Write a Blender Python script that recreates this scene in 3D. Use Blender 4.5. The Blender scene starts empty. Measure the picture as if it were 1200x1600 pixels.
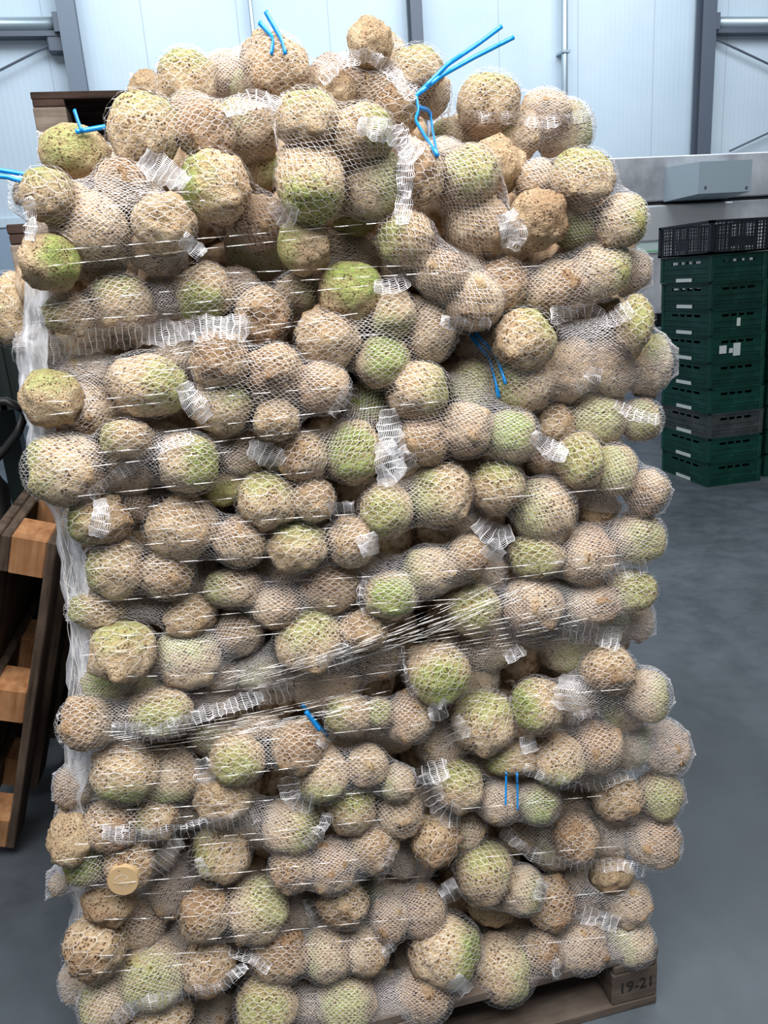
import bpy, math, random
import numpy as np
from mathutils import Vector, Matrix, noise

sc = bpy.context.scene
rng = random.Random(7)
nrng = np.random.default_rng(5)

# ------------------------------------------------------------------ camera
FPX = 1208.0
PITCH, ROLL, YAW = math.radians(16.4), math.radians(4.05), math.radians(11.5)
CAM = np.array([0.0, 0.0, 1.45])
_F0 = np.array([math.sin(YAW), math.cos(YAW), 0.0])
_R0 = np.array([math.cos(YAW), -math.sin(YAW), 0.0])
_Z = np.array([0.0, 0.0, 1.0])
CF = _F0 * math.cos(PITCH) - _Z * math.sin(PITCH)
_U0 = _F0 * math.sin(PITCH) + _Z * math.cos(PITCH)
CX = math.cos(ROLL) * _R0 - math.sin(ROLL) * _U0
CY = math.sin(ROLL) * _R0 + math.cos(ROLL) * _U0

cam_data = bpy.data.cameras.new('camera')
cam = bpy.data.objects.new('camera', cam_data)
sc.collection.objects.link(cam)
cam.matrix_world = Matrix(((CX[0], CY[0], -CF[0], CAM[0]), (CX[1], CY[1], -CF[1], CAM[1]),
                           (CX[2], CY[2], -CF[2], CAM[2]), (0, 0, 0, 1)))
cam_data.sensor_fit = 'VERTICAL'
cam_data.sensor_height = 36.0
cam_data.lens = FPX / 1600 * 36.0
cam_data.clip_start = 0.05
sc.camera = cam

# ------------------------------------------------------------------ light
sc.view_settings.view_transform = 'Standard'
sc.view_settings.look = 'None'
sc.view_settings.gamma = 1.0
sc.view_settings.exposure = 0.0
world = bpy.data.worlds.new('world'); sc.world = world
world.use_nodes = True
bg = world.node_tree.nodes['Background']
bg.inputs[0].default_value = (0.80, 0.90, 1.0, 1)
bg.inputs[1].default_value = 0.15

def area(name, loc, size, power, col, target):
    l = bpy.data.lights.new(name, 'AREA'); l.shape = 'RECTANGLE'
    l.size, l.size_y = size; l.energy = power; l.color = col
    o = bpy.data.objects.new(name, l); sc.collection.objects.link(o)
    o.location = loc
    d = Vector(target) - Vector(loc)
    o.rotation_euler = d.to_track_quat('-Z', 'Y').to_euler()
    return o
area('added_area_light', (0.0, 0.05, 3.3), (2.6, 1.6), 175, (1.0, 0.985, 0.96), (0.2, 1.3, 1.1))  # added overhead light, hung low so the pile dims towards its base
area('added_area_light', (2.5, 7.0, 7.0), (12.0, 2.5), 600, (0.86, 0.93, 1.0), (2.8, 9.5, 2.0))  # added light that brightens the back wall
area('added_area_light', (3.6, 3.2, 6.5), (4.0, 1.5), 170, (0.9, 0.95, 1.0), (4.2, 6.5, 1.6))  # added light that lifts the front of the machine
area('added_area_light', (-3.5, 1.5, 5.0), (3.0, 5.0), 65, (0.86, 0.93, 1.0), (0.0, 1.5, 0.8))  # added weak cool fill on the pile's left side

# ------------------------------------------------------------------ helpers
def ray(x, y): return CF + (x - 600) / FPX * CX - (y - 800) / FPX * CY
def at_y(x, y, Y): d = ray(x, y); return CAM + d * (Y / d[1])
def at_z(x, y, Zv): d = ray(x, y); return CAM + d * ((Zv - CAM[2]) / d[2])

def tag(o, label=None, cat=None, group=None, kind=None):
    if label: o['label'] = label
    if cat: o['category'] = cat
    if group: o['group'] = group
    if kind: o['kind'] = kind
    return o
def empty(name, loc=(0, 0, 0), rot=None):
    o = bpy.data.objects.new(name, None); sc.collection.objects.link(o)
    o.empty_display_size = 0.05; o.location = loc
    if rot is not None: o.rotation_euler = rot
    return o
def mesh_np(name, V, Fq, mat, smooth=False):
    """V (n,3), Fq (m,k) constant polygon size"""
    V = np.asarray(V, dtype=np.float32); Fq = np.asarray(Fq, dtype=np.int32)
    me = bpy.data.meshes.new(name)
    k = Fq.shape[1]; m = len(Fq)
    me.vertices.add(len(V)); me.vertices.foreach_set('co', V.ravel())
    me.loops.add(m * k); me.loops.foreach_set('vertex_index', Fq.ravel())
    me.polygons.add(m)
    me.polygons.foreach_set('loop_start', np.arange(0, m * k, k, dtype=np.int32))
    me.polygons.foreach_set('loop_total', np.full(m, k, dtype=np.int32))
    if smooth: me.polygons.foreach_set('use_smooth', np.ones(m, dtype=bool))
    me.materials.append(mat)
    me.update(calc_edges=True)
    return me
def link(name, me, parent=None, loc=None):
    o = bpy.data.objects.new(name, me); sc.collection.objects.link(o)
    if parent is not None: o.parent = parent
    if loc is not None: o.location = loc
    return o

class MB:
    def __init__(s): s.v = []; s.f = []
    def box(s, x0, x1, y0, y1, z0, z1, b=0.0):
        i = len(s.v)
        if b <= 0:
            s.v += [(x, y, z) for z in (z0, z1) for y in (y0, y1) for x in (x0, x1)]
            s.f += [tuple(i + k for k in q) for q in ((0, 2, 3, 1), (4, 5, 7, 6), (0, 1, 5, 4), (2, 6, 7, 3), (0, 4, 6, 2), (1, 3, 7, 5))]
        else:   # chamfered vertical edges and top/bottom edges
            pts = []
            for (zz, e) in ((z0, b), (z0 + b, 0), (z1 - b, 0), (z1, b)):
                for (x, y) in ((x0 + e, y0 + b), (x0 + b, y0 + e), (x1 - b, y0 + e), (x1 - e, y0 + b),
                               (x1 - e, y1 - b), (x1 - b, y1 - e), (x0 + b, y1 - e), (x0 + e, y1 - b)):
                    pts.append((x, y, zz))
            s.v += pts
            for r in range(3):
                for k in range(8):
                    a = i + r * 8 + k; c = i + r * 8 + (k + 1) % 8
                    s.f.append((a, c, c + 8, a + 8))
            s.f.append(tuple(i + k for k in range(7, -1, -1))); s.f.append(tuple(i + 24 + k for k in range(8)))
    def tube(s, pts, r, n=8, flat=1.0):
        pts = [Vector(p) for p in pts]; base = len(s.v); up = Vector((0, 0, 1))
        m = len(pts)
        for k, p in enumerate(pts):
            t = (pts[min(k + 1, m - 1)] - pts[max(k - 1, 0)])
            t = t.normalized() if t.length > 1e-9 else Vector((0, 0, 1))
            u = t.cross(up)
            if u.length < 1e-3: u = t.cross(Vector((1, 0, 0)))
            u.normalize(); w = t.cross(u).normalized()
            rr = r[k] if isinstance(r, (list, tuple)) else r
            for q in range(n):
                a = 2 * math.pi * q / n
                s.v.append(tuple(p + u * (rr * flat * math.cos(a)) + w * (rr * math.sin(a))))
        for k in range(m - 1):
            for q in range(n):
                a = base + k * n + q; b = base + k * n + (q + 1) % n
                s.f.append((a, b, b + n, a + n))
        s.f.append(tuple(base + q for q in range(n - 1, -1, -1)))
        s.f.append(tuple(base + (m - 1) * n + q for q in range(n)))
    def mesh(s, name, mat, smooth=False):
        me = bpy.data.meshes.new(name); me.from_pydata(s.v, [], s.f); me.materials.append(mat)
        if smooth: me.shade_smooth()
        me.update(); return me
    def build(s, name, mat, parent=None, smooth=False):
        return link(name, s.mesh(name, mat, smooth), parent)

def srgb(r, g, b):
    f = lambda c: ((c / 255 + 0.055) / 1.055) ** 2.4 if c > 10 else c / 255 / 12.92
    return (f(r), f(g), f(b), 1)
def new_mat(name, col=(.5, .5, .5, 1), rough=.6, metal=0.0, spec=.5):
    m = bpy.data.materials.new(name); m.use_nodes = True
    b = m.node_tree.nodes['Principled BSDF']
    b.inputs['Base Color'].default_value = col; b.inputs['Roughness'].default_value = rough
    b.inputs['Metallic'].default_value = metal
    b.inputs['Specular IOR Level'].default_value = spec
    return m, m.node_tree.nodes, m.node_tree.links, b
def ramp(N, stops):
    r = N.new('ShaderNodeValToRGB'); e = r.color_ramp.elements
    e[0].position, e[0].color = stops[0]; e[1].position, e[1].color = stops[-1]
    for p, c in stops[1:-1]:
        q = e.new(p); q.color = c
    return r
def noise_node(N, L, vec, scale, detail=4, rough=.55):
    n = N.new('ShaderNodeTexNoise'); n.inputs['Scale'].default_value = scale
    n.inputs['Detail'].default_value = detail; n.inputs['Roughness'].default_value = rough
    if vec is not None: L.new(vec, n.inputs['Vector'])
    return n
def math_node(N, L, op, a, b=None, c=None):
    n = N.new('ShaderNodeMath'); n.operation = op
    for k, x in enumerate((a, b, c)):
        if x is None: continue
        if isinstance(x, (int, float)): n.inputs[k].default_value = x
        else: L.new(x, n.inputs[k])
    return n.outputs[0]
def mix_node(N, L, fac, a, b, mode='MIX'):
    n = N.new('ShaderNodeMix'); n.data_type = 'RGBA'; n.blend_type = mode
    if isinstance(fac, (int, float)): n.inputs[0].default_value = fac
    else: L.new(fac, n.inputs[0])
    for k, x in ((6, a), (7, b)):
        if isinstance(x, tuple): n.inputs[k].default_value = x
        else: L.new(x, n.inputs[k])
    return n.outputs[2]
def maprange(N, L, v, a, b, c=0.0, d=1.0):
    n = N.new('ShaderNodeMapRange'); n.interpolation_type = 'SMOOTHSTEP'
    L.new(v, n.inputs[0])
    for k, x in enumerate((a, b, c, d)): n.inputs[k + 1].default_value = x
    return n.outputs[0]

# ------------------------------------------------------------------ materials
def wood_mat(name, c1, c2, scale=1.0, rough=.85):
    m, N, L, b = new_mat(name, rough=rough, spec=.2)
    tc = N.new('ShaderNodeTexCoord'); oi = N.new('ShaderNodeObjectInfo')
    mp = N.new('ShaderNodeMapping'); L.new(tc.outputs['Object'], mp.inputs[0])
    mp.inputs['Scale'].default_value = (4 * scale, 30 * scale, 60 * scale)
    ad = N.new('ShaderNodeVectorMath'); L.new(mp.outputs[0], ad.inputs[0])
    sc_ = N.new('ShaderNodeVectorMath'); sc_.operation = 'SCALE'; sc_.inputs[0].default_value = (17, 31, 7)
    L.new(oi.outputs['Random'], sc_.inputs['Scale']); L.new(sc_.outputs[0], ad.inputs[1])
    n = noise_node(N, L, ad.outputs[0], 1.0, 6, .65)
    n2 = noise_node(N, L, tc.outputs['Object'], 5, 4)
    r = ramp(N, [(.3, c1), (.7, c2)]); L.new(n.outputs[0], r.inputs[0])
    v = maprange(N, L, n2.outputs[0], .35, .7, .6, 1.15)
    mm = N.new('ShaderNodeVectorMath'); mm.operation = 'SCALE'; L.new(r.outputs[0], mm.inputs[0]); L.new(v, mm.inputs['Scale'])
    L.new(mm.outputs[0], b.inputs['Base Color'])
    bp = N.new('ShaderNodeBump'); bp.inputs['Strength'].default_value = .5; bp.inputs['Distance'].default_value = .003
    L.new(n.outputs[0], bp.inputs['Height']); L.new(bp.outputs[0], b.inputs['Normal'])
    return m
M_WOOD = wood_mat('weathered_brown_wood', srgb(70, 57, 48), srgb(118, 100, 86))
M_WOOD_OLD = wood_mat('old_grey_brown_wood', srgb(84, 73, 66), srgb(128, 115, 106))
M_WOOD_DARK = wood_mat('dark_brown_wood', srgb(45, 34, 30), srgb(84, 66, 58))  # dark brown grain for the pallets behind the pile
M_WOOD_GREY = wood_mat('grey_wood', srgb(120, 108, 98), srgb(168, 154, 140))
M_WOOD_FRESH = wood_mat('fresh_orange_wood', srgb(168, 112, 72), srgb(214, 162, 116))

def celeriac_mat():
    m, N, L, b = new_mat('celeriac_skin', rough=.75, spec=.25)
    tc = N.new('ShaderNodeTexCoord'); oi = N.new('ShaderNodeObjectInfo')
    off = N.new('ShaderNodeVectorMath'); off.operation = 'SCALE'; off.inputs[0].default_value = (23.1, 11.7, 37.3)
    L.new(oi.outputs['Random'], off.inputs['Scale'])
    ad = N.new('ShaderNodeVectorMath'); L.new(tc.outputs['Object'], ad.inputs[0]); L.new(off.outputs[0], ad.inputs[1])
    P = ad.outputs[0]
    sep = N.new('ShaderNodeSeparateXYZ'); L.new(tc.outputs['Object'], sep.inputs[0]); z = sep.outputs[2]
    sepc = N.new('ShaderNodeSeparateColor'); L.new(oi.outputs['Color'], sepc.inputs[0])
    gstr, root, tone = sepc.outputs[0], sepc.outputs[1], sepc.outputs[2]
    n1 = noise_node(N, L, P, 1.7, 5, .6)
    n2 = noise_node(N, L, P, 5.5, 5, .65)
    n3 = noise_node(N, L, P, 17, 3, .6)
    base = ramp(N, [(.3, srgb(182, 150, 114)), (.5, srgb(219, 194, 158)), (.68, srgb(242, 227, 200))])
    L.new(math_node(N, L, 'ADD', math_node(N, L, 'MULTIPLY', n2.outputs[0], .6), math_node(N, L, 'MULTIPLY', n1.outputs[0], .4)), base.inputs[0])
    col = base.outputs[0]
    # tone: darker, more orange tan roots
    col = mix_node(N, L, math_node(N, L, 'MULTIPLY', tone, .5), col, srgb(184, 150, 118))
    # green crown
    gz = math_node(N, L, 'ADD', z, math_node(N, L, 'MULTIPLY', math_node(N, L, 'SUBTRACT', n1.outputs[0], .5), 1.5))
    gm = math_node(N, L, 'MULTIPLY', math_node(N, L, 'MULTIPLY', maprange(N, L, gz, .12, 1.0), maprange(N, L, n2.outputs[0], .28, .6, .45, 1.0)), gstr)
    gcol = ramp(N, [(.35, srgb(118, 146, 56)), (.7, srgb(184, 200, 116))]); L.new(n2.outputs[0], gcol.inputs[0])
    col = mix_node(N, L, gm, col, gcol.outputs[0])
    # root-side browning
    rz = math_node(N, L, 'ADD', math_node(N, L, 'MULTIPLY', z, -1.0), math_node(N, L, 'MULTIPLY', math_node(N, L, 'SUBTRACT', n2.outputs[0], .5), 1.6))
    rm = math_node(N, L, 'MULTIPLY', maprange(N, L, rz, .25, .9), math_node(N, L, 'ADD', math_node(N, L, 'MULTIPLY', root, .42), .08))
    col = mix_node(N, L, rm, col, srgb(150, 110, 80))
    # pits: dark brown spots, denser at the root side
    vo = N.new('ShaderNodeTexVoronoi'); vo.inputs['Scale'].default_value = 9.0; L.new(P, vo.inputs['Vector'])
    vo.inputs['Randomness'].default_value = 1.0
    mask = noise_node(N, L, P, 2.6, 3)
    thr = math_node(N, L, 'ADD', math_node(N, L, 'MULTIPLY', maprange(N, L, mask.outputs[0], .40, .60), .26), math_node(N, L, 'MULTIPLY', root, .12))
    pit = math_node(N, L, 'SUBTRACT', thr, math_node(N, L, 'ADD', vo.outputs['Distance'], math_node(N, L, 'MULTIPLY', math_node(N, L, 'SUBTRACT', n3.outputs[0], .5), .35)))
    pm = maprange(N, L, pit, -.05, .04, 0, .85)
    col = mix_node(N, L, pm, col, srgb(98, 64, 46))
    nb = noise_node(N, L, P, 8.5, 4, .7)
    bl = math_node(N, L, 'MULTIPLY', maprange(N, L, nb.outputs[0], .58, .70), math_node(N, L, 'ADD', math_node(N, L, 'MULTIPLY', root, .6), .25))
    col = mix_node(N, L, bl, col, srgb(136, 92, 66))
    streak = N.new('ShaderNodeMapping'); streak.inputs['Scale'].default_value = (9, 9, 2.2); L.new(P, streak.inputs[0])
    ns = noise_node(N, L, streak.outputs[0], 1.0, 4, .6)
    col = mix_node(N, L, maprange(N, L, ns.outputs[0], .55, .75, 0, .35), col, srgb(176, 140, 108))
    fine = maprange(N, L, n3.outputs[0], .54, .70, 0, .55)
    col = mix_node(N, L, fine, col, srgb(150, 106, 72))
    L.new(col, b.inputs['Base Color'])
    h = math_node(N, L, 'ADD', n2.outputs[0], math_node(N, L, 'MULTIPLY', n3.outputs[0], .5))
    h = math_node(N, L, 'SUBTRACT', h, math_node(N, L, 'MULTIPLY', pm, .5))
    bp = N.new('ShaderNodeBump'); bp.inputs['Strength'].default_value = .9; bp.inputs['Distance'].default_value = .012
    L.new(h, bp.inputs['Height']); L.new(bp.outputs[0], b.inputs['Normal'])
    return m
M_CEL = celeriac_mat()
M_CUT, _N, _L, _b = new_mat('cut_root_flesh', srgb(196, 166, 124), .8)
M_NET, _N, _L, _b = new_mat('white_net_thread', (.80, .78, .80, 1), .35, spec=.5)
M_HEM, _N, _L, _b = new_mat('white_hem_thread', (.84, .83, .86, 1), .4, spec=.5)
M_WRAP, _N, _L, _b = new_mat('clear_wrap_strand', (.86, .84, .82, 1), .22, spec=.8)
M_TIE, _N, _L, _b = new_mat('blue_plastic_twine', srgb(10, 135, 215), .3, spec=.6)
def film_mat():
    m, N, L, b = new_mat('stretch_film', (.86, .88, .95, 1), .25, spec=.7)
    tr = N.new('ShaderNodeBsdfTransparent'); mx = N.new('ShaderNodeMixShader')
    tc = N.new('ShaderNodeTexCoord'); mp = N.new('ShaderNodeMapping'); mp.inputs['Scale'].default_value = (30, 30, 7)
    L.new(tc.outputs['Object'], mp.inputs[0])
    n = noise_node(N, L, mp.outputs[0], 1.5, 5, .7)
    fac = maprange(N, L, n.outputs[0], .35, .7, .22, .8)
    L.new(fac, mx.inputs[0]); L.new(tr.outputs[0], mx.inputs[1]); L.new(b.outputs[0], mx.inputs[2])
    L.new(mx.outputs[0], N['Material Output'].inputs[0])
    return m
M_FILM = film_mat()
def floor_mat():
    m, N, L, b = new_mat('polished_concrete', rough=.45, spec=.4)
    tc = N.new('ShaderNodeTexCoord')
    n1 = noise_node(N, L, tc.outputs['Object'], .9, 6, .6); n2 = noise_node(N, L, tc.outputs['Object'], 7, 6, .7)
    v = math_node(N, L, 'ADD', math_node(N, L, 'MULTIPLY', n1.outputs[0], .7), math_node(N, L, 'MULTIPLY', n2.outputs[0], .3))
    r = ramp(N, [(.33, srgb(58, 64, 69)), (.5, srgb(76, 83, 90)), (.68, srgb(97, 105, 112))]); L.new(v, r.inputs[0])
    n3 = noise_node(N, L, tc.outputs['Object'], 2.4, 3); st = maprange(N, L, n3.outputs[0], .62, .75, 0, .35)
    L.new(mix_node(N, L, st, r.outputs[0], srgb(62, 66, 68)), b.inputs['Base Color'])
    L.new(maprange(N, L, n2.outputs[0], .3, .7, .35, .6), b.inputs['Roughness'])
    bp = N.new('ShaderNodeBump'); bp.inputs['Strength'].default_value = .15; bp.inputs['Distance'].default_value = .01
    L.new(n2.outputs[0], bp.inputs['Height']); L.new(bp.outputs[0], b.inputs['Normal'])
    return m
M_FLOOR = floor_mat()
def wall_mat():
    m, N, L, b = new_mat('white_sandwich_panel', rough=.5, spec=.3)
    tc = N.new('ShaderNodeTexCoord'); sep = N.new('ShaderNodeSeparateXYZ'); L.new(tc.outputs['Object'], sep.inputs[0])
    fr = math_node(N, L, 'FRACT', math_node(N, L, 'ADD', math_node(N, L, 'DIVIDE', sep.outputs[0], 1.12), 50.28))
    seam = math_node(N, L, 'LESS_THAN', fr, .011)
    n = noise_node(N, L, tc.outputs['Object'], .6, 3)
    c = ramp(N, [(.3, srgb(196, 213, 226)), (.7, srgb(212, 227, 238))]); L.new(n.outputs[0], c.inputs[0])
    L.new(mix_node(N, L, math_node(N, L, 'MULTIPLY', seam, .5), c.outputs[0], srgb(140, 152, 164)), b.inputs['Base Color'])
    wv = math_node(N, L, 'SINE', math_node(N, L, 'MULTIPLY', sep.outputs[0], 90.0))
    bp = N.new('ShaderNodeBump'); bp.inputs['Strength'].default_value = .12; bp.inputs['Distance'].default_value = .004
    L.new(wv, bp.inputs['Height']); L.new(bp.outputs[0], b.inputs['Normal'])
    return m
M_WALL = wall_mat()
M_STEEL, _N, _L, _b = new_mat('grey_painted_steel', srgb(116, 128, 142), .5)
M_STEEL_D, _N, _L, _b = new_mat('dark_grey_steel', srgb(92, 101, 114), .5)
M_GALV, _N, _L, _b = new_mat('galvanised_tube', srgb(176, 192, 200), .35, metal=.6)
M_TRIM, _N, _L, _b = new_mat('pale_blue_plinth', srgb(150, 170, 190), .6)
def inox_mat():
    m, N, L, b = new_mat('stainless_sheet', rough=.4, metal=.15)
    tc = N.new('ShaderNodeTexCoord'); n = noise_node(N, L, tc.outputs['Object'], 2.2, 5, .6)
    r = ramp(N, [(.35, srgb(158, 160, 166)), (.65, srgb(216, 218, 224))]); L.new(n.outputs[0], r.inputs[0])
    L.new(r.outputs[0], b.inputs['Base Color'])
    L.new(maprange(N, L, n.outputs[0], .3, .7, .3, .5), b.inputs['Roughness'])
    return m
M_INOX = inox_mat()
M_BOX, _N, _L, _b = new_mat('grey_control_box', srgb(160, 176, 186), .5)
M_PALE, _N, _L, _b = new_mat('pale_metal_plate', srgb(200, 204, 208), .45, metal=.3)
M_BLACK, _N, _L, _b = new_mat('black_rubber_and_void_shade', srgb(22, 23, 25), .5)  # rubber parts, and the painted shade in the gap under the tank
M_GREENLINE, _N, _L, _b = new_mat('green_print', srgb(120, 196, 140), .5)
M_STICK, _N, _L, _b = new_mat('pale_sticker', srgb(196, 216, 214), .5)
def crate_mat(name, c1, c2, c3):
    m, N, L, b = new_mat(name, rough=.5, spec=.35)
    tc = N.new('ShaderNodeTexCoord'); oi = N.new('ShaderNodeObjectInfo')
    n = noise_node(N, L, tc.outputs['Object'], 9, 5, .65)
    r = ramp(N, [(.35, c1), (.6, c2), (.8, c3)]); L.new(n.outputs[0], r.inputs[0])
    v = maprange(N, L, oi.outputs['Random'], 0, 1, .75, 1.25)
    mm = N.new('ShaderNodeVectorMath'); mm.operation = 'SCALE'; L.new(r.outputs[0], mm.inputs[0]); L.new(v, mm.inputs['Scale'])
    L.new(mm.outputs[0], b.inputs['Base Color']); return m
M_CRATE = crate_mat('dark_green_plastic', srgb(8, 48, 42), srgb(12, 64, 55), srgb(46, 78, 72))
M_CRATE_DUSTY = crate_mat('dusty_green_plastic', srgb(52, 66, 66), srgb(80, 86, 88), srgb(104, 106, 108))
M_CRATE_B = crate_mat('black_plastic', srgb(26, 30, 36), srgb(34, 40, 46), srgb(60, 66, 70))
M_LABEL, _N, _L, _b = new_mat('white_label', srgb(196, 206, 204), .6)
M_INK, _N, _L, _b = new_mat('black_stencil_ink', srgb(22, 18, 16), .8)
M_RED, _N, _L, _b = new_mat('red_paint', srgb(196, 48, 36), .4)
M_DKGREEN, _N, _L, _b = new_mat('dark_green_bin_plastic', srgb(18, 34, 32), .5)

# ------------------------------------------------------------------ setting
def structure(name, mb, mat):
    o = mb.build(name, mat); o['kind'] = 'structure'; return o
m = MB(); m.box(-7, 16, -5, 11, -.2, 0); structure('floor', m, M_FLOOR)
WY = 10.8
m = MB(); m.box(-7, 16, WY, WY + .15, 0, 8.0); structure('wall_back', m, M_WALL)
m = MB(); m.box(-7, 16, WY - .03, WY + .0, 0, 2.42); structure('trim_1', m, M_TRIM)
m = MB(); m.box(-7, 16, WY - .045, WY + .0, 2.42, 2.52); structure('trim_2', m, M_WALL)

def column(px, w, mat, label, name='steel_column', shape='I', off=.0):
    x = at_y(px, 50, WY - .1)[0]
    r = empty(name, (x, WY - .14, 0)); tag(r, label, 'column' if shape == 'I' else 'pipe')
    if shape == 'I':
        a = MB(); a.box(-w / 2, w / 2, -.09, -.075, 0, 8); a.build('front_flange', mat, r)
        a = MB(); a.box(-w / 2, w / 2, .075, .09, 0, 8); a.build('rear_flange', mat, r)
        a = MB(); a.box(-.006, .006, -.075, .075, 0, 8); a.build('web', mat, r)
        a = MB(); a.box(-w / 2 - .05, w / 2 + .05, -.14, .12, 0, .02); a.build('base_plate', mat, r)
    else:
        a = MB(); a.tube([(0, 0, 0), (0, 0, 8)], w / 2, 12); a.build('pipe_run', mat, r, True)
        for z in (2.6, 4.2, 6.0):
            a = MB(); a.box(-w * .7, w * .7, -w * .7, .14, z, z + .03); a.build('bracket', mat, r)
    return x
cx1 = column(110, .20, M_STEEL, 'grey steel wall column left of the pile, above the dark pallets')
cx2 = column(648, .15, M_STEEL_D, 'grey steel wall column rising behind the peaked top bag')
cx3 = column(1100, .20, M_STEEL_D, 'grey steel wall column rising behind the stainless machine')
column(395, .055, M_GALV, 'thin pale pipe on the wall behind the upper-left top bags', 'downpipe', 'P')
column(880, .085, M_GALV, 'thin pale pipe on the wall above the top right bag', 'downpipe', 'P')

def rail(x0, x1, z, label):
    r = empty('wall_rail', ((x0 + x1) / 2, WY - .12, z)); tag(r, label, 'rail'); h = (x1 - x0) / 2
    a = MB(); a.tube([(-h, 0, 0), (h, 0, 0)], .075, 14); a.build('tube', M_GALV, r, True)
    a = MB(); a.box(-h, h, -.05, .1, -.13, -.075); a.build('lower_ledge', M_STEEL_D, r)
    a = MB(); a.box((h - .06) if x0 < 0 else -h, h if x0 < 0 else (-h + .06), -.1, .1, -.1, .1); a.build('end_bracket', M_STEEL_D, r)
rail(-5.5, cx1 - .1, 4.57, 'silver horizontal rail on the wall joining the left column')
rail(cx3 + .1, 14, 4.55, 'silver horizontal rail on the wall joining the right column')
def brace(p0, p1, label):
    r = MB(); r.tube([at_y(*p0, WY - .1), at_y(*p1, WY - .1)], .014, 6)
    o = r.build('bracing_rod', M_STEEL_D); tag(o, label, 'rod')
brace((88, 65), (-40, 130), 'thin diagonal bracing rod under the left silver rail')
brace((1112, 58), (1260, 128), 'thin diagonal bracing rod under the right silver rail')
brace((1140, 236), (1260, 180), 'thin bracing rod just above the stainless machine')
r = MB(); c = at_y(91, 66, WY - .1); r.box(c[0] - .12, c[0] + .12, WY - .16, WY - .05, c[2] - .12, c[2] + .1, .02)
tag(r.build('rod_bracket', M_STEEL_D), 'dark bracket where the rod meets the left column', 'bracket')

# ------------------------------------------------------------------ pallets
def pallet(name, label, W, D, mats, group=None, simple=False, text=None, H=.144):
    root = empty(name); tag(root, label, 'pallet', group)
    def bx(x0, x1, y0, y1, z0, z1):
        mm = MB(); mm.box(x0, x1, y0, y1, z0, z1, .003); return mm
    mt, mc, mk = mats
    nb = 7; bw = .098; pitch = (D - bw) / (nb - 1)
    parts = []
    for k in range(nb): parts.append(('deck_board', (0, W, k * pitch, k * pitch + bw, H - .022, H), mt))
    for x in (0, W / 2 - .05, W - .1): parts.append(('cross_board', (x + .002, x + .098, 0, D, H - .044, H - .022), mt))
    for x in (0, W / 2 - .05, W - .1):
        for y in (.001, D / 2 - .05, D - .101): parts.append(('block', (x, x + .1, y, y + .1, .022, H - .044), mk))
    for y in (0, D / 2 - .05, D - .1): parts.append(('bottom_board', (0, W, y, y + .1, 0, .022), mc))
    if simple:
        mm = MB()
        for _, q, _m in parts: mm.box(*q)
        mm.build('frame', mt, root)
    else:
        for nm, q, mat in parts:
            o = bx(*q).build(nm, mat, root)
            if text and nm == 'block' and q[0] > W - .15 and q[2] < .05:
                cu = bpy.data.curves.new('stencil_number', 'FONT'); cu.body = text; cu.size = .036; cu.extrude = .0004
                cu.align_x = 'CENTER'; cu.materials.append(M_INK)
                tmp = bpy.data.objects.new('stencil_number', cu)
                me_ = bpy.data.meshes.new_from_object(tmp); bpy.data.objects.remove(tmp)
                me_.materials.clear(); me_.materials.append(M_INK)
                t = bpy.data.objects.new('stencil_number', me_); sc.collection.objects.link(t)
                t.parent = o; t.location = (W - .047, q[2] - .0006, .05); t.rotation_euler = (math.pi / 2, 0, 0)
                t.scale = (.95, 1.05, 1)
    return root
PX0, PX1, PY0 = -.285, .722, 1.105
pl = pallet('wooden_pallet', 'brown wooden pallet stencilled 19-21 carrying the bagged celeriac', PX1 - PX0, .8,
            (M_WOOD_OLD, M_WOOD_OLD, M_WOOD_OLD), text='19-21')
pl.location = (PX0, PY0, 0)

def pallet_stack(x0, y0, W, D, n, top, what):
    h = top / n; names = ['topmost', 'second from top']
    for k in range(n):
        idx = n - 1 - k
        if idx < 2: lab = '%s pallet of %s' % (names[idx], what)
        else: lab = 'hidden pallet below the top two of %s' % what
        p = pallet('wooden_pallet', lab, W, D, (M_WOOD_DARK, M_WOOD_DARK, M_WOOD_GREY), group='pallets of ' + what, simple=idx > 1, H=h)
        p.location = (x0 + rng.uniform(-.006, .006), y0 + rng.uniform(-.006, .006), k * h)
q = at_y(47, 143, 2.86)
pallet_stack(q[0], 2.86, 1.2, .8, 14, q[2], 'the tall dark stack behind the pile')
q = at_y(7, 351, 1.99)
pallet_stack(q[0], 1.99, 1.0, .8, 11, q[2], 'the lower stack left behind the pile')

# pallet on its end, leaning
def lean_pallet(label, bot, top, D, mats):
    bot = Vector(bot); top = Vector(top); Lx = (top - bot)
    o = pallet('wooden_pallet', label, Lx.length, D, mats); Lx.normalize()
    Tz = Vector((-1, .1, 0)); Tz = (Tz - Lx * Tz.dot(Lx)).normalized()       # thickness, deck away from the bags
    Dy = Tz.cross(Lx).normalized()                                           # depth, away from the camera
    o.matrix_world = Matrix(((Lx.x, Dy.x, Tz.x, bot.x), (Lx.y, Dy.y, Tz.y, bot.y), (Lx.z, Dy.z, Tz.z, bot.z), (0, 0, 0, 1)))
lean_pallet('broken wooden pallet standing on end, leaning towards the bags', (-.70, 1.98, .03), at_y(90, 850, 1.82), .55, (M_WOOD, M_WOOD, M_WOOD_FRESH))
lean_pallet('dark pallet added to fill the shaded gap behind the broken leaning pallet', (-.52, 2.46, .03), at_y(110, 930, 2.3), .45, (M_WOOD_DARK, M_WOOD_DARK, M_WOOD_DARK))  # added pallet, its dark wood fills in the black shade beside the pile

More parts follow.
